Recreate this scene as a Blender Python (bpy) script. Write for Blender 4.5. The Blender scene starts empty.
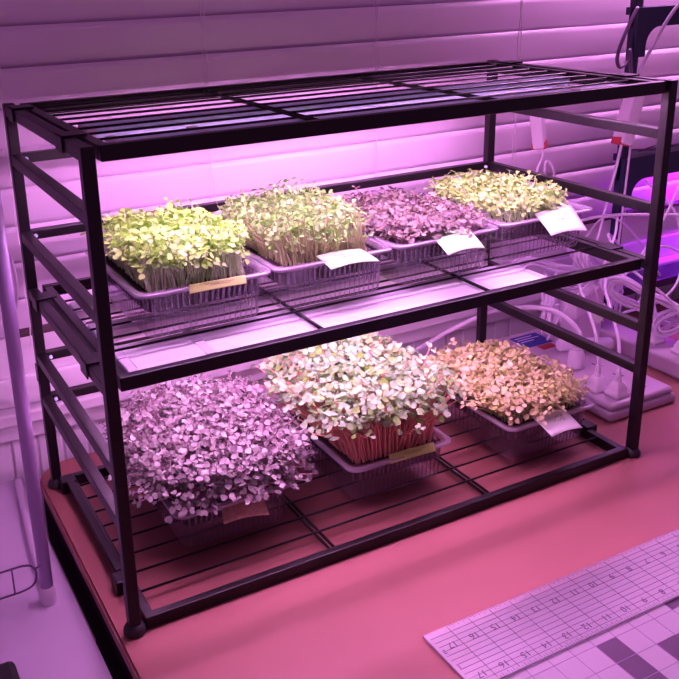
import bpy, bmesh, math, random
from mathutils import Vector, Matrix
SC = bpy.context.scene
COL = SC.collection
PI = math.pi
rnd = random.Random(7)

# ------------------------------------------------------------------ camera
def cam_axes(yaw, pitch, roll):
    cy, sy, cp, sp, cr, sr = math.cos(yaw), math.sin(yaw), math.cos(pitch), math.sin(pitch), math.cos(roll), math.sin(roll)
    fwd = Vector((sy*cp, cy*cp, -sp)); right = Vector((cy, -sy, 0)); up = right.cross(fwd)
    return cr*right + sr*up, -sr*right + cr*up, fwd
_r, _u, _f = cam_axes(0.4736, 0.3292, -0.03)
cd = bpy.data.cameras.new('camera'); cam = bpy.data.objects.new('camera', cd); COL.objects.link(cam)
cam.matrix_world = Matrix(((_r.x, _u.x, -_f.x, -0.22464), (_r.y, _u.y, -_f.y, -0.86136), (_r.z, _u.z, -_f.z, 0.72752), (0, 0, 0, 1)))
cd.sensor_width = 36; cd.lens = 907.26*36/679
cd.shift_x = (339.5-290.11)/679; cd.shift_y = (277.48-339.5)/679
cd.clip_start = 0.01
SC.camera = cam

# ------------------------------------------------------------------ world, exposure
w = bpy.data.worlds.new('world'); SC.world = w; w.use_nodes = True
bg = w.node_tree.nodes['Background']; bg.inputs[0].default_value = (0.74, 0.25, 0.70, 1); bg.inputs[1].default_value = 0.29
SC.view_settings.view_transform = 'Standard'; SC.view_settings.look = 'None'
SC.view_settings.exposure = 0.0; SC.view_settings.gamma = 1
GROW = (1.0, 0.37, 0.95)           # colour of the pinkish grow tubes
GROW_TOP = 105
GROW_MID = 36
MAGENTA = (0.50, 0.012, 0.95)
GROW_SIDE = 190

# ------------------------------------------------------------------ materials
def nt(name):
    m = bpy.data.materials.new(name); m.use_nodes = True
    return m, m.node_tree, m.node_tree.nodes['Principled BSDF']
def mat(name, col, rough=.5, metal=0, bump=0, bscale=200, var=0, vscale=30, spec=.5, sheen=0):
    m, t, p = nt(name)
    p.inputs['Base Color'].default_value = (*col, 1); p.inputs['Roughness'].default_value = rough
    p.inputs['Metallic'].default_value = metal; p.inputs['Specular IOR Level'].default_value = spec
    tc = t.nodes.new('ShaderNodeTexCoord')
    if var:
        n = t.nodes.new('ShaderNodeTexNoise'); n.inputs['Scale'].default_value = vscale; n.inputs['Detail'].default_value = 5
        t.links.new(tc.outputs['Object'], n.inputs['Vector'])
        r = t.nodes.new('ShaderNodeMix'); r.data_type = 'RGBA'
        r.inputs['A'].default_value = (*[c*(1-var) for c in col], 1); r.inputs['B'].default_value = (*[min(1, c*(1+var)) for c in col], 1)
        t.links.new(n.outputs['Fac'], r.inputs['Factor']); t.links.new(r.outputs['Result'], p.inputs['Base Color'])
    if bump:
        n2 = t.nodes.new('ShaderNodeTexNoise'); n2.inputs['Scale'].default_value = bscale
        t.links.new(tc.outputs['Object'], n2.inputs['Vector'])
        b = t.nodes.new('ShaderNodeBump'); b.inputs['Strength'].default_value = bump; b.inputs['Distance'].default_value = .002
        t.links.new(n2.outputs['Fac'], b.inputs['Height']); t.links.new(b.outputs['Normal'], p.inputs['Normal'])
    return m
def emit(name, col, s):
    m, t, p = nt(name)
    p.inputs['Base Color'].default_value = (1, 1, 1, 1)
    p.inputs['Emission Color'].default_value = (*col, 1); p.inputs['Emission Strength'].default_value = s
    return m
def clear(name, tint, alpha, rough=.12, body=(.8, .75, .85), sheen=.5):
    """clear thin plastic: see-through, a trace of milky body, glossy more at grazing angles"""
    m, t, p = nt(name)
    out = t.nodes['Material Output']
    tr = t.nodes.new('ShaderNodeBsdfTransparent'); tr.inputs[0].default_value = (*tint, 1)
    p.inputs['Base Color'].default_value = (*body, 1); p.inputs['Roughness'].default_value = .4
    gl = t.nodes.new('ShaderNodeBsdfGlossy'); gl.inputs['Roughness'].default_value = rough
    mx = t.nodes.new('ShaderNodeMixShader'); mx.inputs[0].default_value = alpha
    t.links.new(tr.outputs[0], mx.inputs[1]); t.links.new(p.outputs[0], mx.inputs[2])
    fr = t.nodes.new('ShaderNodeLayerWeight'); fr.inputs['Blend'].default_value = .3
    ma = t.nodes.new('ShaderNodeMath'); ma.operation = 'MULTIPLY_ADD'; ma.inputs[1].default_value = sheen; ma.inputs[2].default_value = .02
    t.links.new(fr.outputs['Facing'], ma.inputs[0])
    m2 = t.nodes.new('ShaderNodeMixShader')
    t.links.new(ma.outputs[0], m2.inputs[0]); t.links.new(mx.outputs[0], m2.inputs[1]); t.links.new(gl.outputs[0], m2.inputs[2])
    t.links.new(m2.outputs[0], out.inputs[0])
    return m
def leafmat(name, cols, trans=.25, rough=.5):
    """each leaf its own hue out of a ramp of given colours"""
    m, t, p = nt(name)
    g = t.nodes.new('ShaderNodeNewGeometry'); r = t.nodes.new('ShaderNodeValToRGB')
    cr = r.color_ramp; cr.elements[0].color = (*cols[0], 1); cr.elements[-1].color = (*cols[-1], 1)
    for i, c in enumerate(cols[1:-1]):
        e = cr.elements.new((i+1)/(len(cols)-1)); e.color = (*c, 1)
    t.links.new(g.outputs['Random Per Island'], r.inputs[0]); t.links.new(r.outputs[0], p.inputs['Base Color'])
    p.inputs['Roughness'].default_value = rough
    tl = t.nodes.new('ShaderNodeBsdfTranslucent'); t.links.new(r.outputs[0], tl.inputs[0])
    mx = t.nodes.new('ShaderNodeMixShader'); mx.inputs[0].default_value = trans
    t.links.new(p.outputs[0], mx.inputs[1]); t.links.new(tl.outputs[0], mx.inputs[2])
    t.links.new(mx.outputs[0], t.nodes['Material Output'].inputs[0])
    return m
M = dict(
    black=mat('black_powder_coat', (.006, .004, .005), .36, .0, .12, 900, spec=.3),
    rubber=mat('black_rubber', (.012, .011, .012), .6),
    laminate=mat('tan_laminate', (.27, .108, .096), .6, 0, .05, 300, .10, 7, spec=.2),
    edge=mat('dark_red_edge_band', (.22, .05, .05), .5),
    darkwood=mat('dark_edge', (.005, .003, .004), .7, spec=.1),  # dark desk side and the shade beside it in one near-black
    whitetop=mat('white_laminate', (.72, .62, .78), .5, 0, .04, 200, .08, 5),
    wall=mat('painted_wall', (.80, .74, .80), .7, 0, .08, 150),
    trim=mat('white_trim_paint', (.84, .80, .86), .4),
    slat=mat('white_blind_vinyl', (.88, .76, .90), .42, 0, .03, 120, .04, 4),
    cord=mat('white_cord', (.80, .74, .80), .6),
    wplas=mat('white_plastic', (.90, .80, .92), .35),
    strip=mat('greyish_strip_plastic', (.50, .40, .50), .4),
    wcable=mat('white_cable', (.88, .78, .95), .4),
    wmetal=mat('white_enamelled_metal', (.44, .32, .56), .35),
    alu=mat('white_lamp_housing', (.62, .84, .96), .35),
    lit_gloss=mat('gloss_white_lamp_housing', (.94, .97, .97), .25),  # lit copy of the housing: light from the upper lamps put into its colour
    endcap=mat('lamp_end_cap', (.70, .68, .76), .45),
    soil=mat('dark_soil', (.022, .012, .014), .95, 0, 1, 700, .6, 300),
    clear=clear('clear_tray_plastic', (.96, .93, .98), .035, .12),
    rib=clear('clear_rib_plastic', (.95, .90, .97), .19, .14),
    clearin=clear('clear_inner_plastic', (.97, .94, .98), .010, .12, sheen=.15),
    rimc=clear('clear_rim_plastic', (.93, .86, .96), .34, .16),
    acryl=clear('clear_acrylic', (.95, .93, .98), .42, .35, (.40, .33, .40), .10),
    mint=mat('mint_paper', (.52, .86, .44), .8, 0, .05, 400),
    white=mat('white_paper', (.74, .78, .72), .8, 0, .05, 400),
    tan=mat('tan_masking_tape', (.46, .58, .14), .7, 0, .1, 500),
    orange=mat('mottled_orange_paper', (.62, .36, .26), .8, 0, .1, 300, .5, 160),
    ink=mat('pencil_ink', (.12, .08, .12), .8),
    print=mat('black_print', (.03, .02, .04), .6),
    navy=mat('navy_plastic', (.008, .014, .050), .45, 0, .1, 500),
    red=mat('red_plastic', (.62, .03, .06), .4),
    darkcable=mat('grey_cable', (.16, .10, .20), .5),
    blue=mat('blue_label', (.015, .03, .28), .5),
    redlab=mat('red_label', (.36, .015, .02), .5),
    slot=mat('outlet_slots', (.05, .03, .05), .6),
    matlight=mat('pale_mat', (.34, .30, .34), .7),
    matdark=mat('dark_mat_square', (.07, .035, .075), .7),
    matline=mat('mat_grid_line', (.22, .16, .26), .7),
    floor=mat('grey_floor', (.35, .30, .33), .6, 0, .05, 40, .1, 6),
    brown=mat('brown_wood_rail', (.05, .022, .03), .5),
)
TUBE_TOP = emit('upper_tube_glow', GROW, GROW_TOP)
TUBE_MID = emit('lower_tube_glow', GROW, GROW_MID)
TUBE_NAVY = emit('side_tube_glow', GROW, 430)
TUBE_MAG = emit('magenta_tube_glow', MAGENTA, GROW_SIDE)

# ------------------------------------------------------------------ mesh helpers
class MB:
    """collects shapes for one mesh object"""
    def __init__(s): s.bm = bmesh.new(); s.smooth = False
    def _tf(s, vs, mtx):
        if mtx is not None: bmesh.ops.transform(s.bm, matrix=mtx, verts=vs)
    def box(s, x0, x1, y0, y1, z0, z1, bev=0, mi=0, mtx=None, seg=2):
        r = bmesh.ops.create_cube(s.bm, size=1); vs = r['verts']
        for v in vs: v.co = Vector(((x0+x1)/2 + v.co.x*(x1-x0), (y0+y1)/2 + v.co.y*(y1-y0), (z0+z1)/2 + v.co.z*(z1-z0)))
        fs = {f for v in vs for f in v.link_faces}
        if bev:
            es = list({e for v in vs for e in v.link_edges})
            rr = bmesh.ops.bevel(s.bm, geom=es, offset=bev, segments=seg, affect='EDGES', profile=.5)
            fs = set(rr['faces']) | {f for f in fs if f.is_valid}
            vs = list({v for f in fs for v in f.verts})
        for f in fs: f.material_index = mi
        s._tf(vs, mtx); return s
    def tube(s, pts, r, n=8, cap=True, closed=False, mi=0):
        pts = [Vector(p) for p in pts]; rs = r if isinstance(r, (list, tuple)) else [r]*len(pts)
        rings = []; N = len(pts); ref = None
        for i, p in enumerate(pts):
            a = pts[(i-1) % N] if (closed or i > 0) else p; b = pts[(i+1) % N] if (closed or i < N-1) else p
            d = (b-a).normalized()
            if ref is None: ref = d.orthogonal().normalized()
            ref = (ref - d*ref.dot(d)); ref = ref.normalized() if ref.length > 1e-6 else d.orthogonal().normalized()
            q = d.cross(ref)
            rings.append([s.bm.verts.new(p + (ref*math.cos(2*PI*k/n) + q*math.sin(2*PI*k/n))*rs[i]) for k in range(n)])
        M_ = N if closed else N-1
        for i in range(M_):
            A, B = rings[i], rings[(i+1) % N]
            for k in range(n):
                f = s.bm.faces.new((A[k], A[(k+1) % n], B[(k+1) % n], B[k])); f.smooth = n > 4; f.material_index = mi
        if cap and not closed:
            s.bm.faces.new(rings[0][::-1]).material_index = mi; s.bm.faces.new(rings[-1]).material_index = mi
        return s
    def loft(s, rings, cap0=False, cap1=False, smooth=True, mi=0, rib=()):
        R = [[s.bm.verts.new(p) for p in ring] for ring in rings]
        n = len(R[0])
        for j, (A, B) in enumerate(zip(R, R[1:])):
            for k in range(n):
                f = s.bm.faces.new((A[k], A[(k+1) % n], B[(k+1) % n], B[k])); f.smooth = smooth; f.material_index = 1 if (j in rib and k % 4 == 2) else mi
        if cap0: s.bm.faces.new(R[0][::-1]).material_index = mi
        if cap1: s.bm.faces.new(R[-1]).material_index = mi
        return s
    def prism(s, poly, z0, z1, mi=0):
        return s.loft([[Vector((x, y, z0)) for x, y in poly], [Vector((x, y, z1)) for x, y in poly]], True, True, False, mi)
    def build(s, name, mats, parent=None):
        me = bpy.data.meshes.new(name); bmesh.ops.recalc_face_normals(s.bm, faces=s.bm.faces[:]); s.bm.to_mesh(me); s.bm.free()
        return link(name, me, mats, parent)
def link(name, me, mats, parent=None):
    for m in (mats if isinstance(mats, (list, tuple)) else [mats]): me.materials.append(m)
    o = bpy.data.objects.new(name, me); COL.objects.link(o)
    if parent is not None:
        o.parent = parent
        # meshes are written in world space: take off the place of the root
        root = parent
        off = Vector((0, 0, 0))
        while root is not None: off += root.location; root = root.parent
        me.transform(Matrix.Translation(-off))
    return o
def tag(o, label, cat, group=None, kind=None):
    if label: o['label'] = label
    if cat: o['category'] = cat
    if group: o['group'] = group
    if kind: o['kind'] = kind
    return o
def thing(name, label, cat, loc=(0, 0, 0), group=None):
    o = bpy.data.objects.new(name, None); COL.objects.link(o); o.location = loc; o.empty_display_size = .05
    return tag(o, label, cat, group)
def struct(name, mb, m):
    o = mb.build(name, m); o['kind'] = 'structure'; return o
def smoothpath(pts, k=8):
    """Catmull-Rom through the points"""
    P = [Vector(p) for p in pts]; P = [P[0]*2-P[1]] + P + [P[-1]*2-P[-2]]; out = []
    for i in range(1, len(P)-2):
        for j in range(k):
            t = j/k; a, b, c, d = P[i-1], P[i], P[i+1], P[i+2]
            out.append(.5*((2*b) + (c-a)*t + (2*a-5*b+4*c-d)*t*t + (3*b-a-3*c+d)*t**3))
    out.append(P[-2]); return out
def rrect(cx, cy, hx, hy, r, z, n=8, side=0):
    """rounded rectangle ring; side = extra points per straight edge"""
    out = []
    cs = [(cx+hx-r, cy+hy-r, 0), (cx-hx+r, cy+hy-r, PI/2), (cx-hx+r, cy-hy+r, PI), (cx+hx-r, cy-hy+r, 1.5*PI)]
    for i, (x, y, a) in enumerate(cs):
        for k in range(n+1):
            t = a + PI/2*k/n; out.append(Vector((x+r*math.cos(t), y+r*math.sin(t), z)))
        if side:
            nx, ny, na = cs[(i+1) % 4]; p = out[-1]; q = Vector((nx+r*math.cos(na), ny+r*math.sin(na), z))
            for k in range(1, side): out.append(p.lerp(q, k/side))
    return out

# ------------------------------------------------------------------ the setting
WY = .505
wb = MB(); wb.box(-1.2, 2.4, WY, WY+.08, -.76, 1.3)
wall = struct('wall_back', wb, M['wall'])
fb = MB(); fb.box(-1.2, 2.4, -1.2, WY, -.80, -.76); struct('floor', fb, M['floor'])
t = MB()                                                  # beadboard under the window sill
x = -.9
while x < 1.9:
    t.box(x+.002, x+.039, WY-.006, WY+.001, -.2, .052, .0015, seg=1); x += .041
struct('trim_1', t, M['trim'])
t = MB(); t.box(-.9, 1.9, WY-.034, WY+.002, .058, .080, .004); struct('trim_2', t, M['trim'])          # sill nosing
t = MB(); t.box(-.9, 1.9, WY-.018, WY+.002, .026, .058, .003); struct('trim_3', t, M['trim'])          # apron
t = MB(); t.box(-.9, 1.9, WY-.010, WY+.002, .080, .130, .003); t.box(-.9, 1.9, WY-.005, WY+.002, .130, .20, .002)
struct('window_1', t, M['trim'])

# blind
bl = thing('window_blind', 'wide white slatted blind closed across the window behind the rack', 'blind', (.5, .48, .18))
s = MB()
z = .20
while z < 1.15:
    ring = []
    n = 6
    prof = []
    for k in range(n+1):
        u = k/n; zz = z + .062*u; yy = .490 - .012*u - .003*math.sin(PI*u); prof.append((yy, zz))
    back = [(yy+.0026, zz) for yy, zz in prof[::-1]]
    pr = prof + back
    s.loft([[Vector((xx, yy, zz)) for yy, zz in pr] for xx in (-.75, 1.9)], True, True, True)
    z += .057
s.build('slats', M['slat'], bl)
s = MB(); s.box(-.010, 1.9, .470, .492, .204, .213, .002); s.build('bottom_rail', M['brown'], bl)
for cx in (.01, .32, .633, .944, 1.255):
    c = MB()
    for dx in (-.004, .004):
        pts = [(cx+dx*math.cos(i*.9), .4665-.001*(i % 2), .19+i*.0285) for i in range(34)]
        c.tube(pts, .0008, 5)
    c.build('ladder_cord', M['cord'], bl)

# ------------------------------------------------------------------ desk and white table
dk = thing('desk', 'tan laminate desk with rounded corner and dark edge carrying the black rack', 'desk', (.7, 0, -.75))
def desk_poly(g):
    x0, x1, y0, y1, r = -.018-g, 1.75, -.75, .435+g, .055
    return [(x0, y0), (x1, y0), (x1, y1)] + [(x0+r-r*math.sin(PI/2*k/8), y1-r+r*math.cos(PI/2*k/8)) for k in range(9)]
d = MB(); d.prism(desk_poly(0), -.004, 0); d.build('desk_top', M['laminate'], dk)
d = MB(); d.prism(desk_poly(.003), -.016, -.0035); d.build('edge_band', M['edge'], dk)
d = MB(); d.prism(desk_poly(.001), -.10, -.016); d.build('under_panel', M['darkwood'], dk)  # dark desk side, deepened to paint the shade in the gap
for lx, ly in ((.06, .37), (1.68, .37), (.06, -.68), (1.68, -.68)):
    d = MB(); d.box(lx-.025, lx+.025, ly-.025, ly+.025, -.76, -.10, .003); d.build('leg', M['darkwood'], dk)
wt = thing('side_table', 'white table standing lower at the left edge of the desk', 'table', (-.4, 0, -.75))
d = MB(); d.box(-.95, -.034, -.9, .497, -.075, -.046); d.build('table_top', M['whitetop'], wt)
for lx, ly in ((-.9, .44), (-.08, .44), (-.9, -.84), (-.08, -.84)):
    d = MB(); d.box(lx-.02, lx+.02, ly-.02, ly+.02, -.76, -.075, .003); d.build('leg', M['wmetal'], wt)

# ------------------------------------------------------------------ the black rack
W, D, H = .80, .366, .5705
LV = dict(t=.5625, r2=.4973, r3=.3912, m=.3095, r5=.211, r6=.1448)
h = .0071
rk = thing('shelf_rack', 'black square-tube metal rack standing on the tan desk, holding three wire shelves', 'rack', (W/2, D/2, 0))
for px in (0, W):
    for py in (0, D):
        m_ = MB(); m_.box(px-h, px+h, py-h, py+h, .008, H, .0015)
        po = m_.build('post', M['black'], rk)
        m_ = MB(); m_.tube([(px, py, 0), (px, py, .003), (px, py, .008), (px, py, .014)], [.0125, .0135, .0125, .0085], 16); m_.build('foot', M['rubber'], po)
        if px == 0 and py == D: m_ = MB(); m_.box(px-h-.0012, px+h+.0012, py-h-.0012, py+h+.0012, .172, .20, .001); m_.build('sleeve', M['black'], po)
    for k, zz in LV.items():
        m_ = MB(); m_.box(px-.0065, px+.0065, h, D-h, zz-.0072, zz+.0072, .001); m_.build('rung', M['black'], rk)
for k in ('r2', 'r3', 'r5', 'r6'):
    m_ = MB(); m_.box(h, W-h, D-.0065, D+.0065, LV[k]-.006, LV[k]+.007, .001); m_.build('back_rail', M['black'], rk)
for k in ('r2', 'r3', 'r5', 'r6'):
    for px in (.0125, W-.0125):
        m_ = MB(); m_.tube([(px, D-.0068, LV[k]), (px, D-.010, LV[k])], .0026, 8); m_.build('bolt', M['alu'], rk)

def wire_shelf(label, zt, ytop, first=.05, single=False):
    """zt = top of the frame"""
    sh = thing('wire_shelf', label, 'shelf', (W/2, D/2, zt), 'wire shelves of the black rack')
    x0, x1, y0, y1 = .013, W-.013, ytop, D-.004
    fh = .0165
    for (a, b, n) in ((y0, y0+.011, 'front_rail'), (y1-.011, y1, 'back_rail')):
        q = MB(); q.box(x0, x1, a, b, zt-fh, zt, .0012); q.build(n, M['black'], sh)
    for a in (x0, x1-.012):
        q = MB(); q.box(a, a+.012, y0+.011, y1-.011, zt-fh, zt-.001, .001); q.build('side_rail', M['black'], sh)
    yy = first
    while yy < y1-.02:
        q = MB(); q.tube([(x0+.004, yy, zt-.0035), (x1-.004, yy, zt-.0035)], .0016, 6); q.build('wire', M['black'], sh)
        yy += .0395
    for f in (.335, .665):
        xx = x0+(x1-x0)*f
        if single:
            q = MB(); q.tube([(xx, y0+.006, zt-.0062), (xx, y1-.006, zt-.0062)], .0024, 6); q.build('cross_wire', M['black'], sh); continue
        q = MB(); q.tube([(xx-.0035, y0+.006, zt-.0062), (xx-.0035, y1-.006, zt-.0062)], .0020, 6); q.tube([(xx+.0035, y0+.006, zt-.0062), (xx+.0035, y1-.006, zt-.0062)], .0020, 6)
        q.build('cross_wire', M['black'], sh)
    return sh
def hooks(sh, zt, zr):
    for px, sg in ((0, -1), (W, 1)):
        for yy in (.075, D-.05):
            q = MB()
            a, b = sorted((px + sg*.0088, px - sg*.0190)); q.box(a, b, yy-.014, yy+.014, zr+.0074, zr+.0096, .0005)
            a, b = sorted((px + sg*.0068, px + sg*.0088)); q.box(a, b, yy-.014, yy+.014, zr-.009, zr+.0096, .0005)
            q.build('hook', M['black'], sh)
sh = wire_shelf('topmost black wire shelf of the rack, with no trays on it', H-.0005, -.004); hooks(sh, H, LV['t'])
MZ = .319
sh = wire_shelf('middle black wire shelf carrying four trays of sprouts', MZ, .006, .0895, True); hooks(sh, MZ, LV['m'])
BZ = .0165
sh = wire_shelf('lowest black wire shelf lying on the desk under three trays', BZ, -.004)
for px, sg in ((.012, -1), (W-.012, 1)):
    for yy in (.082, .345):
        q = MB(); q.box(px-.011, px+.011, yy-.012, yy+.012, 0, .020, .002); q.build('stop_block', M['black'], sh)
    q = MB(); q.box(px-.004, px+.008, .095, .335, .012, .021, .001); q.build('lip', M['black'], sh)

# ------------------------------------------------------------------ grow lamps under the shelves
def grow_light(label, x0, x1, yc, zt, tube, group, body='alu'):
    g = thing('grow_light', label, 'lamp', ((x0+x1)/2, yc, zt), group)
    hw = .019; hh = .010
    prof = [(-hw, -.004), (-hw*.95, -.001), (-.012, 0), (.012, 0), (hw*.95, -.001), (hw, -.004), (hw, -.0170), (hw-.0015, -.0170), (.015, -hh), (-.015, -hh), (-hw+.0015, -.0170), (-hw, -.0170)]
    q = MB(); q.loft([[Vector((xx, yc+a, zt+b)) for a, b in prof] for xx in (x0+.012, x1-.012)], True, True, False); q.build('housing', M[body], g)
    for a, b in ((x0, x0+.012), (x1-.012, x1)):
        q = MB(); q.box(a, b, yc-hw-.001, yc+hw+.001, zt-.0195, zt+.0004, .002); q.build('end_cap', M['endcap'], g)
    q = MB(); q.tube([(x0+.0115, yc, zt-hh-.005), (x1-.0115, yc, zt-hh-.005)], .0048, 12); q.build('tube', tube, g)
    for xx in (x0+.10, x1-.10):
        q = MB(); q.box(xx-.006, xx+.006, yc-hw-.001, yc+hw+.001, zt-.003, zt+.0006, .0003); q.build('clip', M['endcap'], g)
    return g
LT = H-.0085
grow_light('white tube lamp under the topmost shelf, the rear one near its middle', .045, .785, .180, LT, TUBE_TOP, 'tube lamps under the rack shelves')
grow_light('white tube lamp under the topmost shelf, the one near its front rail', .045, .785, .072, LT, TUBE_TOP, 'tube lamps under the rack shelves')
LM = MZ-.0095
for lab, yc in (('front lamp under the middle shelf, lit white strip beside the front rail', .057),
                ('second lamp from the front under the middle shelf, along the tray fronts', .099),
                ('third lamp from the front under the middle shelf, beneath the trays', .185),
                ('rearmost lamp under the middle shelf, below the back of the trays', .275)):
    grow_light(lab, .032, .640, yc, LM, TUBE_MID, 'tube lamps under the rack shelves', 'lit_gloss')

# ------------------------------------------------------------------ trays of sprouts
def tray_parts(root, cx, yf, z0, hx=.0885, dep=.228, ht=.060):
    hy = dep/2; cy = yf+hy; SIDE = 68; NC = 8
    def ring(gx, z, rib=0):
        R = rrect(cx, cy, hx-gx, hy-gx, max(.016-gx*.2, .006), z, NC, SIDE)
        if rib:
            out = []
            for i, p in enumerate(R):
                d = Vector((p.x-cx, p.y-cy, 0)).normalized()
                out.append(p + d*(rib if (i//2) % 2 else -rib))
            return out
        return R
    zr = z0+ht
    q = MB()
    q.loft([ring(.0185, z0), ring(.0150, z0+.0015), ring(.0142, z0+.006, .0018), ring(.0125, zr-.010, .0018), ring(.0115, zr-.006)], True, False, True, rib=(0, 1, 2, 3))
    q.build('outer_tray', [M['clear'], M['rib']], root)
    q = MB(); q.loft([ring(.0115, zr-.006), ring(.0100, zr-.0015), ring(.0085, zr), ring(.0015, zr), ring(0, zr-.0015), ring(0.0005, zr-.004)], False, False, True)
    q.build('rim', M['rimc'], root)
    zi = z0+ht*.46
    q = MB(); q.loft([ring(.0215, zi), ring(.0165, zi+.001), ring(.0155, zi+.004, .0018), ring(.0125, zr-.008, .0018), ring(.0105, zr+.0006), ring(.005, zr+.001)], True, False, True, rib=(2,))
    q.build('inner_tray', [M['clearin'], M['rib']], root)
    q = MB(); q.loft([ring(.022, zi+.0015), ring(.0185, zi+.003), ring(.0150, zr-.011), ring(.0165, zr-.008)], True, True, True)
    q.build('soil', M['soil'], root)
    return cx, cy, .064, .089, zr-.009

def leaf_geo(V, F, p, d, nrm, L, Wd, fold, heart):
    s_ = d.cross(nrm); b = len(V)
    def P(a, c, e): V.append(p + d*(a*L) + s_*(c*Wd) + nrm*(e*L))
    half = ((.16, .27), (.42, .46), (.72, .50), (.95, .37), (1.0, .17)) if heart else ((.2, .30), (.5, .46), (.82, .32))
    tip = (.86, -.02) if heart else (1.0, -.08)
    P(0, 0, 0)
    for a, c in half: P(a, -c, fold*c*2)
    P(tip[0], 0, tip[1])
    for a, c in half[::-1]: P(a, c, fold*c*2)
    P(.5, 0, 0)
    n = 2*len(half)+2
    for k in range(n): F.append((b+k, b+(k+1) % n, b+n))

def sprouts(root, box, seed, n, H0, dome, spx, spy, L, Wd, heart, lm, sm, jit=.008, hj=.006, tilt=.5, edge=0, droop=0, stem_r=.0009, offx=0, offy=0, pw=2.0, stray=.02, up=.0):
    """box = centre and half size of the soil; the crown is its stretched, domed image"""
    r = random.Random(seed); cx, cy, a, b, zs = box
    V, F, S = [], [], MB()
    nx = max(3, int(math.sqrt(n*a/b))); ny = max(3, int(n/nx))
    pts = []
    for i in range(nx):
        for j in range(ny):
            pts.append((((i+.5+r.uniform(-.5, .5))/nx)*2-1, ((j+.5+r.uniform(-.5, .5))/ny)*2-1, 0))
    for _ in range(int(edge*n)):                           # sprouts leaning over the rim
        th = r.uniform(0, 2*PI); k = max(abs(math.cos(th)), abs(math.sin(th)))
        pts.append((math.cos(th)/k*r.uniform(.86, 1), math.sin(th)/k*r.uniform(.86, 1), r.random()))
    for (u, v, e) in pts:
        # square -> rounder crown
        cu = u*math.sqrt(max(0, 1-.30*v*v)); cv = v*math.sqrt(max(0, 1-.30*u*u))
        rr = min(1.0, (abs(cu)**pw + abs(cv)**pw)**(1/pw))
        base = Vector((cx+u*a, cy+v*b, zs-.001))
        hh = H0*(1-dome*rr**2) + r.gauss(0, hj)
        if r.random() < stray: hh += r.uniform(.005, .018)
        ex = 1 + e*.18
        top = Vector((cx+offx+cu*(a+spx)*ex + r.gauss(0, jit), cy+offy+cv*(b+spy)*ex + r.gauss(0, jit), zs+max(.012, hh)*(1-e*droop)))
        mid = base.lerp(top, .5) + Vector((r.gauss(0, .003), r.gauss(0, .003), .10*H0)) - Vector((cu*spx*.15, cv*spy*.15, 0))
        q1 = base.lerp(mid, .55) + Vector((0, 0, .02*H0)); q3 = mid.lerp(top, .55)
        if rr > .62 or r.random() < .25: S.tube([base, q1, mid, q3, top], [stem_r*1.1, stem_r, stem_r, stem_r*.9, stem_r*.8], 4, cap=False)
        out = Vector((cu, cv, 0))
        nr = (Vector((r.gauss(0, tilt), r.gauss(0, tilt), 1)) + out*(.35+.9*e*droop)*rr + Vector((0, 0, up))).normalized()
        az = r.uniform(0, 2*PI); d = Vector((math.cos(az), math.sin(az), 0)); d = (d - nr*d.dot(nr)).normalized()
        k = r.uniform(.72, 1.2)
        for sg in (1, -1):
            dd = (d*sg + nr*r.uniform(-.15, .35)).normalized(); nn = (nr - dd*nr.dot(dd)).normalized()
            leaf_geo(V, F, top + dd*.0008, dd, nn, L*k*r.uniform(.85, 1.1), Wd*k*r.uniform(.85, 1.1), r.uniform(.02, .22), heart)
        if r.random() < .18:
            az += 1.5; d2 = Vector((math.cos(az), math.sin(az), .5)).normalized()
            leaf_geo(V, F, top+Vector((0, 0, -.003)), d2, (nr - d2*nr.dot(d2)).normalized(), L*k*.7, Wd*k*.7, .1, heart)
    so = S.build('stems', sm, root); so['kind'] = 'stuff'
    me = bpy.data.meshes.new('leaves'); me.from_pydata([tuple(v) for v in V], [], F); me.update()
    for p in me.polygons: p.use_smooth = True
    lo = link('leaves', me, lm, root); lo['kind'] = 'stuff'
def note(root, corners, m, name='paper_note', sag=.004, scrib=True, th=.0004, lab=None):
    """a paper sheet through four corners (tl, tr, br, bl), slightly bent"""
    A, B_, C_, D_ = [Vector(c) for c in corners]; q = MB(); N = 8; rows = []
    nrm = (B_-A).cross(D_-A).normalized()
    if nrm.z < 0: nrm = -nrm
    def P(u, v): return A.lerp(B_, u).lerp(D_.lerp(C_, u), v) + nrm*(sag*math.sin(PI*u)*(.6+.4*v) - sag*.8*v*v)
    for lay in (0, 1):
        rows.append([[q.bm.verts.new(P(i/N, j/N) - nrm*th*lay) for i in range(N+1)] for j in range(N+1)])
    for lay in (0, 1):
        for j in range(N):
            for i in range(N):
                R = rows[lay]; f = q.bm.faces.new((R[j][i], R[j][i+1], R[j+1][i+1], R[j+1][i])); f.smooth = True
    T, U = rows
    for i in range(N):
        q.bm.faces.new((T[0][i], T[0][i+1], U[0][i+1], U[0][i])); q.bm.faces.new((T[N][i], T[N][i+1], U[N][i+1], U[N][i]))
        q.bm.faces.new((T[i][0], T[i+1][0], U[i+1][0], U[i][0])); q.bm.faces.new((T[i][N], T[i+1][N], U[i+1][N], U[i][N]))
    o = q.build(name, m, root)
    if lab: o['label'] = lab
    if scrib:
        q = MB(); r = random.Random(int(A.x*1000))
        for row, (u0, u1) in ((.34, (.28, .80)), (.52, (.36, .72))):
            pts = []; u = u0
            while u < u1:
                pts.append(P(u, row + r.uniform(-.055, .055)) + nrm*.0003); u += .022
            q.tube(pts, .00022, 4)
        q.build('handwriting', M['ink'], o)
    return o

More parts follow.
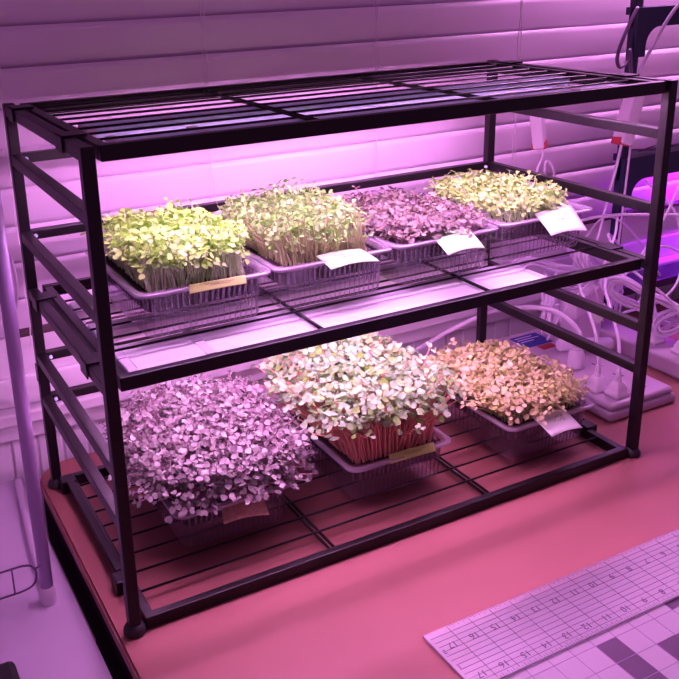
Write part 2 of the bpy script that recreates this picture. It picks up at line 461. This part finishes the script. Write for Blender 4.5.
stem_white = mat('pale_stems', (.66, .84, .48), .5)
stem_tan = mat('tan_pink_stems', (.52, .56, .26), .5)
stem_pink = mat('rose_stems', (.74, .38, .28), .5)
stem_purple = mat('purple_stems', (.40, .22, .30), .5)
L1 = leafmat('bright_green_leaves', [(0.244, 0.469, 0.044), (0.365, 0.696, 0.087), (0.438, 0.733, 0.153), (0.304, 0.59, 0.066), (0.548, 0.741, 0.306)])
L2 = leafmat('olive_green_leaves', [(0.124, 0.275, 0.03), (0.233, 0.503, 0.073), (0.326, 0.549, 0.171), (0.171, 0.365, 0.049), (0.373, 0.655, 0.232)])
L3 = leafmat('plum_leaves', [(.09, .05, .05), (.34, .31, .22), (.20, .14, .11), (.44, .42, .31), (.05, .025, .03), (.28, .24, .17)])  # plum tones, with darkest ones painting the shade in the gaps
L4 = leafmat('yellow_green_leaves', [(0.262, 0.403, 0.067), (0.423, 0.722, 0.151), (0.363, 0.554, 0.118), (0.544, 0.773, 0.269), (0.222, 0.336, 0.059)])
LA = leafmat('purple_grey_leaves', [(.10, .06, .08), (.44, .45, .39), (.24, .19, .20), (.54, .58, .50), (.06, .03, .045), (.36, .35, .31)])  # purple tones spread wider, shade between leaves put into the colour
LB = leafmat('cream_green_leaves', [(0.293, 0.478, 0.246), (0.359, 0.581, 0.314), (0.253, 0.427, 0.15), (0.346, 0.542, 0.329), (0.186, 0.388, 0.041), (0.346, 0.542, 0.274)])
LC = leafmat('peach_green_leaves', [(0.655, 0.603, 0.283), (0.826, 0.818, 0.425), (0.712, 0.667, 0.34), (0.512, 0.624, 0.142), (0.883, 0.818, 0.509)])

def tray(label, cx, yf, z0):
    return thing('microgreens_tray', label, 'tray of sprouts', (cx, yf+.11, z0), 'clear trays of microgreens')
TS = MZ-.0018
# -- middle shelf
r1 = tray('clear tray of bright yellow-green sprouts with a tan tape tag, middle shelf', .150, .081, TS)
bx = tray_parts(r1, .150, .081, TS)
sprouts(r1, bx, 1, 1150, .048, .10, .010, .008, .0082, .0086, True, L1, stem_white, hj=.0055, tilt=.55, edge=.10, droop=.25, pw=6, offx=-.004)
note(r1, [(.127, .0850, .3795), (.199, .0830, .3795), (.197, .0745, .3720), (.124, .0765, .3720)], M['tan'], 'tape_tag', .0008)
r2 = tray('clear tray of olive-green sprouts with a mint note, beside the bright yellow-green tray', .328, .081, TS)
bx = tray_parts(r2, .328, .081, TS)
sprouts(r2, bx, 2, 850, .045, .10, .012, .010, .0092, .0060, False, L2, stem_tan, hj=.0085, tilt=.7, edge=.10, droop=.3, pw=6, offx=-.006, offy=.006, stray=.06)
note(r2, [(.306, .101, .3800), (.370, .097, .3800), (.378, .062, .3740), (.309, .066, .3740)], M['mint'])
r3 = tray('clear tray of low plum-purple sprouts with a mint note, on the middle shelf', .505, .081, TS)
bx = tray_parts(r3, .505, .081, TS)
sprouts(r3, bx, 3, 1150, .022, .15, .014, .012, .0084, .0072, True, L3, stem_purple, hj=.005, tilt=.45, edge=.12, droop=.2, pw=6, offx=-.003)
note(r3, [(.483, .098, .3800), (.545, .097, .3800), (.533, .045, .3700), (.473, .046, .3700)], M['mint'])
r4 = tray('clear tray of short pale sprouts with a white note, rightmost on the middle shelf', .688, .087, TS)
bx = tray_parts(r4, .688, .087, TS)
sprouts(r4, bx, 4, 850, .030, .20, .006, .006, .0086, .0066, True, L4, stem_white, hj=.006, tilt=.55, edge=.06, droop=.2, pw=5, offx=-.010, stray=.04)
note(r4, [(.672, .106, .3800), (.747, .112, .3810), (.706, .034, .3690), (.646, .042, .3700)], M['white'])
# -- bottom shelf
TB = BZ-.0018
rA = tray('clear tray under a big drooping dome of purple leaves, left on the lowest shelf', .176, .082, TB)
bx = tray_parts(rA, .176, .082, TB)
sprouts(rA, bx, 5, 1750, .079, .28, .048, .044, .0078, .0084, True, LA, stem_purple, hj=.009, tilt=.5, edge=.36, droop=.52, pw=2.2, jit=.007, offx=.003, offy=.009)
note(rA, [(.160, .112, .0665), (.216, .104, .0665), (.207, .060, .0580), (.147, .070, .0580)], M['orange'], scrib=False, lab='mottled orange paper note')
rB = tray('clear tray of tall rose-stemmed sprouts with cream leaves, on the lowest shelf', .424, .066, TB)
bx = tray_parts(rB, .424, .066, TB)
sprouts(rB, bx, 6, 1350, .106, .18, .045, .038, .0100, .0104, True, LB, stem_pink, hj=.010, tilt=.55, edge=.10, droop=.18, pw=2.6, stem_r=.0013, offx=-.012, offy=.004)
note(rB, [(.402, .0745, .0800), (.476, .0715, .0800), (.474, .0620, .0710), (.398, .0650, .0710)], M['tan'], 'tape_tag', .0008)
rC = tray('clear tray of peach-coloured sprouts with a white note, on the lowest shelf', .684, .046, TB)
bx = tray_parts(rC, .684, .046, TB)
sprouts(rC, bx, 7, 1200, .047, .16, .022, .020, .0082, .0078, True, LC, stem_tan, hj=.006, tilt=.5, edge=.16, droop=.35, pw=3.2, offx=-.012, offy=.0)
note(rC, [(.648, .060, .0790), (.708, .061, .0790), (.705, .012, .0700), (.647, .014, .0700)], M['white'])

# ------------------------------------------------------------------ power strips and cords
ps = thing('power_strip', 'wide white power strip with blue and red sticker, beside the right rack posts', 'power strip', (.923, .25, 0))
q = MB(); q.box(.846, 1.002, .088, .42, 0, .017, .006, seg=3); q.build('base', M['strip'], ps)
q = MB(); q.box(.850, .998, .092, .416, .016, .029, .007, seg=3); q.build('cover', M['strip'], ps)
def outlet(par, x_, y_, z_):
    q = MB()
    for dx, dy, sx, sy in ((-.006, .004, .0012, .0045), (.006, .004, .0012, .0045), (0, -.007, .0026, .0026)):
        q.box(x_+dx-sx, x_+dx+sx, y_+dy-sy, y_+dy+sy, z_-.0005, z_+.0004)
    o = q.build('outlet', M['slot'], par); return o
for ox in (.885, .955):
    for oy in (.125, .175, .225): outlet(ps, ox, oy, .029)
q = MB(); q.box(.897, .962, .346, .398, .0285, .0294); lb = q.build('sticker', M['blue'], ps); lb['label'] = 'blue sticker'
q = MB()
for k, (xa, xb) in enumerate(((.903, .945), (.903, .955), (.903, .935))): q.box(xa, xb, .388-k*.009, .3905-k*.009, .0292, .0296)
q.build('sticker_lines', M['wplas'], lb)
q = MB(); q.box(.918, .952, .324, .344, .0285, .0294); lb = q.build('sticker', M['redlab'], ps); lb['label'] = 'red sticker'
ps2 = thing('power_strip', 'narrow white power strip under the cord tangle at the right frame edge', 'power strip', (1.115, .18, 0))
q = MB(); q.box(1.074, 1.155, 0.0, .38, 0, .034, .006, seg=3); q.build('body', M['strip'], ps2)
for oy in (.06, .12, .24): outlet(ps2, 1.115, oy, .034)

def plug_cord(label, x_, y_, z_, path, r=.0028, big=False, name='extension_cable'):
    c = thing(name, label, 'cord', (x_, y_, z_))
    q = MB(); k = 1.55 if big else 1.0
    if big:
        q.loft([[Vector((x_+a*math.cos(2*PI*i/16), y_+a*math.sin(2*PI*i/16), z_+b)) for i in range(16)] for a, b in ((.015, 0), (.0155, .004), (.0145, .026), (.011, .033), (.009, .035))], True, True)
        zt = .035
    else:
        rr_ = [rrect(x_, y_, a, a, .003, z_+b, 4) for a, b in ((.0155, 0), (.0155, .006), (.0125, .008), (.0120, .014), (.0085, .023), (.0062, .026))]
        q.loft(rr_, True, True); zt = .026
    q.build('plug', M['wplas'], c)
    q = MB()
    for i in range(5):
        q.tube([(x_, y_, z_+zt+i*.0042*k-.0005), (x_, y_, z_+zt+i*.0042*k+.0028*k)], (.0062-i*.0005)*k, 10)
    q.build('strain_relief', M['wplas'], c)
    q = MB(); q.tube(smoothpath([(x_, y_, z_+zt-.002), (x_, y_, z_+zt+.022*k)] + path), r, 8); q.build('cable', M['wcable'], c)
    return c
plug_cord('white cord on the fat round plug, arching back along the wall', 0.914, .238, .0288, [(.905, .30, .120), (.86, .38, .105), (.80, .44, .06), (.70, .455, .02), (.62, .458, .005)], .0048, True)
plug_cord('white cord on the left of two small plugs at the strip front', .878, .152, .0288, [(.90, .185, .115), (.95, .27, .150), (1.02, .36, .14), (1.06, .42, .03)])
plug_cord('white cord on the right of two small plugs, nearest the rack post', .890, .118, .0288, [(.915, .15, .12), (.975, .24, .16), (1.04, .31, .15), (1.06, .40, .06), (1.03, .43, .004)])
plug_cord('white cord plugged into the narrow power strip, rising right', 1.115, .24, .0340, [(1.13, .27, .13), (1.20, .33, .20), (1.30, .38, .26)], .0026)
plug_cord('white cord plugged into the narrow power strip, nearest the frame edge', 1.115, .175, .0340, [(1.10, .20, .13), (1.06, .28, .19), (1.10, .36, .22), (1.24, .41, .12)], .0026)

ad = thing('power_adapter', 'white power adapter block standing among the cords behind the power strip', 'adapter', (1.02, .36, 0))
q = MB(); q.box(-.05, .05, -.028, .028, -.020, .020, .005, mtx=Matrix.Translation((1.015, .345, .108)) @ Matrix.Rotation(.25, 4, 'Z') @ Matrix.Rotation(-.12, 4, 'Y')); q.build('case', M['wplas'], ad)
q = MB(); q.box(-.032, .032, -.024, .024, 0, .094, .004, mtx=Matrix.Translation((1.045, .36, 0))); q.build('lower_case', M['wplas'], ad)
rl = thing('rolled_cable', 'thick white cable roll lying across the back of the wide power strip', 'cable', (.97, .30, .03))
q = MB(); q.tube([(.935, .305, .0415), (.94, .304, .0415), (1.02, .262, .0415), (1.025, .26, .0415)], [.010, .0125, .0125, .010], 14); q.build('sleeve', M['wcable'], rl)
tg = thing('paper_tag', 'small white folded tag with red edge among the cords', 'tag', (.975, .27, .10))

def bundle(label, c, rx, rz, n, ax, r=.0022, seed=0):
    """a cord wound in a long hank, tied in the middle"""
    b = thing('coiled_cord', label, 'cord', c); rr_ = random.Random(seed)
    X = Vector(ax).normalized(); Z = Vector((0, 0, 1)); Z = (Z - X*Z.dot(X)).normalized(); Y = X.cross(Z)
    pts = []
    for i in range(n*16+1):
        t = 2*PI*i/16; lp = i/16
        sx = rx*(1+.10*math.sin(lp*2.1+seed)); sz = rz*(1+.35*math.sin(lp*1.7+seed*2))
        p = Vector(c) + X*(sx*math.cos(t)) + Z*(sz*math.sin(t)*(.5+.5*abs(math.cos(t)))) + Y*(.012*math.sin(lp*2.9+seed) + .004*math.sin(t*2))
        pts.append(p)
    q = MB(); q.tube(smoothpath(pts, 2), r, 7); q.build('coil', M['wcable'], b)
    q = MB(); q.tube([Vector(c)+(Z*math.cos(a)*rz*.8 + Y*math.sin(a)*.016) for a in [2*PI*k/14 for k in range(14)]], .002, 6, closed=True); q.build('tie', M['wcable'], b)
    return b
bundle('white cord wound in a hank right of the front rack post', (1.10, .26, .112), .085, .026, 8, (.75, -.35, -.45), .0030, 1)
bundle('white cord wound in a loose hank inside the rack corner, below the middle shelf', (.955, .36, .165), .075, .026, 6, (.8, -.1, -.25), .0028, 2)
bundle('white cord hank hanging upright above the fat plug', (.935, .335, .115), .052, .015, 6, (.1, .1, 1), .0026, 3)
bundle('white cord hank lying against the navy shelf post', (1.13, .36, .10), .06, .03, 5, (.6, .3, .7), .0026, 4)
bundle('large white cord hank leaning behind the front rack post, level with the adapter', (1.06, .34, .165), .085, .030, 7, (.75, .2, -.5), .0028, 5)
bundle('white cord hank spilling over the narrow strip at the right frame edge', (1.16, .22, .085), .06, .022, 5, (.7, -.2, .3), .0026, 6)
loose = [
 ('white cord climbing from the wide strip past the hanging tag', [(.93, .33, .045), (.945, .30, .12), (.99, .27, .19), (1.05, .30, .235), (1.12, .36, .25)], .0024),
 ('white cord dropping in a wide curve below the lower navy shelf', [(1.20, .37, .31), (1.25, .33, .24), (1.23, .29, .14), (1.16, .27, .10), (1.10, .31, .07)], .0024),
 ('white cord hugging the wall below the blind, behind the adapter', [(.88, .455, .10), (.96, .45, .16), (1.05, .45, .18), (1.14, .45, .13), (1.2, .44, .05)], .0024),
 ('long white cord crossing level with the middle shelf toward the right edge', [(.86, .42, .245), (.95, .40, .235), (1.08, .37, .255), (1.2, .33, .25), (1.32, .30, .235)], .0030),
 ('white cord rising steeply right of the front rack post', [(1.06, .25, .20), (1.14, .27, .26), (1.22, .30, .33), (1.30, .34, .37)], .0024),
 ('white cord sagging from the navy shelf to the narrow strip', [(1.22, .36, .28), (1.19, .34, .18), (1.15, .30, .08), (1.13, .28, .045)], .0024),
 ('white cord arcing over the hank at the right edge', [(1.05, .30, .13), (1.13, .27, .21), (1.21, .26, .17), (1.28, .27, .06)], .0024),
 ('white cord hanging straight beside the navy shelf post', [(1.165, .385, .38), (1.16, .385, .25), (1.15, .38, .12), (1.15, .37, .04)], .0022),
 ('white cord slanting down behind the front rack post', [(.98, .41, .32), (1.01, .39, .22), (1.06, .36, .13), (1.09, .30, .10)], .0022),
 ('white cord lying low toward the right edge behind the narrow strip', [(1.17, .35, .006), (1.22, .30, .006), (1.28, .31, .006), (1.36, .28, .006)], .0024),
 ('white cord looping up from behind the adapter', [(1.03, .41, .06), (1.08, .41, .18), (1.13, .40, .24), (1.20, .39, .20), (1.27, .37, .10)], .0022),
]
for lab, pts, r_ in loose:
    q = MB(); q.tube(smoothpath(pts), r_, 8); tag(q.build('cable', M['wcable']), lab, 'cord')
q = MB()
for a in (0, 1):
    q.box(-.0125, .0125, -.0008, .0008, -.016, .016, .0003, mi=0, mtx=Matrix.Translation((.968+.012*a, .245, .118)) @ Matrix.Rotation(.45*(1 if a else -1)+.2, 4, 'Z') @ Matrix.Rotation(.5, 4, 'Y'))
q.build('paper', M['white'], tg)
q = MB(); q.tube([(.975, .244, .100), (.985, .246, .108), (.996, .249, .118)], .0012, 5); q.build('red_edge', M['red'], tg)
q = MB(); q.tube(smoothpath([(.972, .247, .13), (.985, .28, .16), (1.0, .34, .17)]), .0009, 5); q.build('string', M['cord'], tg)

# ------------------------------------------------------------------ inline switches hanging behind the rack
def switch(label, top, bot, wd, dp, yaw, cables):
    c = thing('cord_switch', label, 'switch', bot)
    T, B_ = Vector(top), Vector(bot); ax = (T-B_); Ln = ax.length
    rot = ax.to_track_quat('Z', 'Y').to_matrix().to_4x4()
    mt = Matrix.Translation(B_) @ rot @ Matrix.Rotation(yaw, 4, 'Z')
    q = MB(); q.box(-wd/2, wd/2, -dp/2, dp/2, 0, Ln, .004, mtx=mt); q.build('case', M['wplas'], c)
    q = MB(); q.box(-wd*.34, wd*.40, -dp/2-.0016, dp/2+.0016, -.001, .012, .001, mtx=mt); q.build('red_switch', M['red'], c)
    q = MB()
    for k in range(5): q.box(-wd*.25, wd*.28-(k % 2)*.006, -dp/2-.0003, -dp/2+.001, .022+k*.007, .0235+k*.007, mtx=mt)
    q.build('printed_lines', M['ink'], c)
    for pts, r_ in cables:
        q = MB(); q.tube(smoothpath(pts), r_, 8); q.build('cable', M['wcable'], c)
switch('white inline switch with red end, hanging before the blind near the back right rack post', (.972, .445, .478), (.985, .44, .390), .034, .022, -.55,
       [([(.986, .44, .392), (.99, .436, .375), (.975, .432, .350), (.972, .43, .325), (.99, .43, .305), (1.015, .43, .325), (1.01, .43, .352), (.992, .43, .362), (.995, .43, .32), (1.0, .43, .30), (1.0, .43, .24)], .0026), ([(.972, .445, .476), (.945, .430, .515), (.87, .40, .548), (.80, .377, .556)], .0026)])
switch('pinkish white inline switch with red end, hanging in front of the navy shelf post', (1.165, .385, .484), (1.135, .38, .388), .042, .024, -.45,
       [([(1.135, .38, .39), (1.125, .378, .35), (1.10, .375, .26), (1.085, .375, .20), (1.06, .38, .14)], .0028), ([(1.165, .385, .482), (1.168, .378, .53), (1.183, .37, .57), (1.215, .36, .630), (1.25, .35, .660), (1.32, .35, .672)], .0032)])
q = MB(); q.tube(smoothpath([(1.150, .385, .640), (1.118, .375, .605), (1.088, .365, .560), (1.092, .362, .538), (1.116, .368, .545), (1.128, .374, .565), (1.140, .380, .535), (1.152, .383, .487)]), .0034, 8)
tag(q.build('cable', M['darkcable']), 'dusky purple cable looping at the top beside the navy shelf post', 'cord')

# ------------------------------------------------------------------ navy plastic shelving unit
nv = thing('shelving_unit', 'navy blue plastic shelving unit at the right, beyond the black rack', 'shelves', (1.5, .42, 0))
q = MB(); q.box(1.168, 1.187, .405, .421, 0, 1.02, .002); q.build('post', M['navy'], nv)
q = MB(); q.box(1.865, 1.892, .405, .430, 0, 1.02, .003); q.build('post', M['navy'], nv)
def navy_shelf(zt, hh, x0, ya):
    o = MB()
    # front apron with a rounded bracket dropping down the post
    prof = [(x0, zt), (1.90, zt), (1.90, zt-hh)]
    rr_ = .035; xb = x0+.027
    prof += [(xb+rr_-rr_*math.sin(PI/2*k/6), zt-hh-rr_+rr_*math.cos(PI/2*k/6)) for k in range(7)]
    prof += [(xb, zt-hh-.055), (x0+.004, zt-hh-.055), (x0, zt-hh)]
    o.loft([[Vector((a, ya, b)) for a, b in prof], [Vector((a, ya+.018, b)) for a, b in prof]], True, True, False)
    o.box(x0+.034, 1.898, ya+.018, .46, zt-.016, zt-.002)
    o.build('shelf', M['navy'], nv)
navy_shelf(.638, .036, 1.168, .398)
navy_shelf(.352, .045, 1.168, .398)
navy_shelf(1.02, .036, 1.168, .398)
q = MB(); q.box(1.163, 1.90, .395, .46, .060, .078, .002); q.build('shelf', M['navy'], nv)
grow_light('pink tube lamp under the top navy shelf, above the frame edge', 1.24, 1.84, .440, .998, TUBE_NAVY, None)
gl = grow_light('magenta tube lamp under the navy shelf, just beyond the right frame edge', 1.40, 1.84, .425, .330, TUBE_MAG, None)
for pts in ([(1.20, .42, .354), (1.22, .43, .36), (1.28, .42, .356), (1.36, .43, .355)], [(1.24, .43, .354), (1.28, .42, .364), (1.34, .43, .356)]):
    q = MB(); q.tube(smoothpath(pts), .0016, 6)
    tag(q.build('cable', M['darkcable']), 'thin dark cable lying on the lower navy shelf, ' + ('nearer its left end' if pts[0][0] < 1.22 else 'toward the right frame edge'), 'cord')

# ------------------------------------------------------------------ white stand at the left
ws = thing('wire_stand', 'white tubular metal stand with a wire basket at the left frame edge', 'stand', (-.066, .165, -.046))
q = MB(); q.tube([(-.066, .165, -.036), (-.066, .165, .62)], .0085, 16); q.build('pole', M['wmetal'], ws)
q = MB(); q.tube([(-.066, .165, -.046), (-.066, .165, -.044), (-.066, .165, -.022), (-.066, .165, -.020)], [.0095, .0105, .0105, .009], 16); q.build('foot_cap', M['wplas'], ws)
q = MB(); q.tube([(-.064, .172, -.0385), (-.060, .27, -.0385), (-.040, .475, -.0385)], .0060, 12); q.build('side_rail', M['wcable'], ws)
q = MB()
q.tube(smoothpath([(-.30, .155, .026), (-.12, .155, .026), (-.090, .155, .025), (-.080, .155, .018), (-.078, .155, .008), (-.082, .155, -.004), (-.095, .155, -.010), (-.13, .155, -.011), (-.30, .155, -.011)]), .0014, 6)
for xx in (-.107, -.135, -.165, -.2): q.tube([(xx, .155, -.011), (xx, .155, .026)], .0011, 6)
q.tube([(-.080, .155, .016), (-.066, .162, .016)], .0014, 6)
q.build('basket_wire', M['darkcable'], ws)
q = MB(); q.box(-.215, -.130, -.04, .062, -.046, -.026, .008, seg=3); o = q.build('gadget_case', M['rubber']); tag(o, 'black rounded case lying on the white table at the bottom left corner', 'case')

# ------------------------------------------------------------------ cutting mat and ruler
cm = thing('cutting_mat', 'pale gridded cutting mat with dark squares at the bottom right', 'mat', (.7, -.4, 0))
q = MB(); P_ = .0305; gx0, gy0 = .442, -.280
dark = {(0, 0), (0, 1), (0, 2), (0, 3), (2, 1), (2, 2), (3, 1), (5, -1), (4, -1), (5, -2), (4, -2), (3, -2), (6, -2), (6, -1), (5, 2), (5, 3), (6, 3), (2, 4), (7, 0), (8, 0)}
for i in range(-4, 20):
    for j in range(-3, 14):
        xa, ya = gx0+i*P_, gy0-(j+1)*P_
        vs = [q.bm.verts.new((a, b, .0016)) for a, b in ((xa, ya), (xa+P_, ya), (xa+P_, ya+P_), (xa, ya+P_))]
        q.bm.faces.new(vs).material_index = 1 if (i, j) in dark else 0
bmesh.ops.remove_doubles(q.bm, verts=q.bm.verts[:], dist=1e-5)
q.box(gx0-4*P_, gx0+20*P_, gy0-14*P_, gy0+3*P_, 0, .0015)
q.build('sheet', [M['matlight'], M['matdark']], cm)
q = MB()
for i in range(-4, 21): q.box(gx0+i*P_-.0004, gx0+i*P_+.0004, gy0-14*P_, gy0+3*P_, .0015, .0018)
for j in range(-3, 15): q.box(gx0-4*P_, gx0+20*P_, gy0-j*P_-.0004, gy0-j*P_+.0004, .0015, .0018)
q.build('grid_lines', M['matline'], cm)
ru = thing('quilting_ruler', 'long clear ruler with black numbers and lines lying over the cutting mat', 'ruler', (.7, -.222, .002))
RX0, RX1, RY0, RY1, RZ = .283, 1.12, -.268, -.174, .0020
q = MB(); q.box(RX0, RX1, RY0, RY1, RZ, RZ+.0026, .0006); q.build('blade', M['acryl'], ru)
q = MB(); zt = RZ+.0027
def ln(x0, x1, y0, y1): q.box(x0, x1, y0, y1, zt-.00005, zt+.00015)
for k in range(1, 12):
    y_ = RY0 + k*.0076
    wln = .00035 if k % 4 else .0005
    ln(RX0+.004, RX1-.004, y_-wln/2, y_+wln/2)
n = 0; x_ = .3155
while x_ < RX1-.01:
    ln(x_-.00025, x_+.00025, RY0+.002, RY1-.002)
    for f in range(1, 8):
        xx = x_+f*P_/8; tl = .0055 if f % 2 == 0 else .0034
        ln(xx-.00015, xx+.00015, RY0, RY0+tl); ln(xx-.00015, xx+.00015, RY1-tl, RY1)
    x_ += P_
q.build('ruled_lines', M['print'], ru)
def text_mesh(s_, size):
    cu = bpy.data.curves.new('txt', 'FONT'); cu.body = s_; cu.size = size; cu.align_x = 'CENTER'; cu.align_y = 'CENTER'; cu.extrude = .0001
    ob = bpy.data.objects.new('txt', cu); COL.objects.link(ob); dg = bpy.context.evaluated_depsgraph_get(); dg.update()
    me = bpy.data.meshes.new_from_object(ob.evaluated_get(dg)); bpy.data.objects.remove(ob); bpy.data.curves.remove(cu); return me
def numeral(s_, x_, y_, size=.0125):
    me = text_mesh(s_, size); me.transform(Matrix.Translation((x_, y_, zt+.0003)) @ Matrix.Rotation(PI, 4, 'Z'))
    return me
for k in range(0, 17):
    for y_ in (-.2535, -.2025):
        me = numeral(str(17-k), .3035+k*.0303, y_); link('numeral', me, M['print'], ru)
for s_, y_ in (('1', -.2335), ('2', -.2075)):
    me = numeral(s_, .289, y_, .0085); link('numeral', me, M['print'], ru)

q = MB(); q.tube(smoothpath([(-.04, .40, .48), (-.0295, .40, .4145), (-.0185, .40, .361), (-.0145, .40, .311), (-.0225, .40, .263), (-.034, .40, .228)]), .0022, 8)
tag(q.build('cable', M['wcable']), 'white cord hanging in an arc behind the white stand at the left edge', 'cord')

# ------------------------------------------------------------------ shared groups
for o in COL.objects:
    if o.parent is None and 'label' in o:
        b = o.name.split('.')[0]
        g = dict(coiled_cord='wound hanks of white cord', cord_switch='switches hanging behind the rack', extension_cable='plugged white cords', power_strip='power strips on the desk').get(b)
        if b == 'cable' and 'white' in o['label'] and 'roll' not in o['label']: g = 'loose white cords'
        if b == 'cable' and 'navy shelf, ' in o['label']: g = 'dark cables on the navy shelf'
        if g and 'group' not in o: o['group'] = g
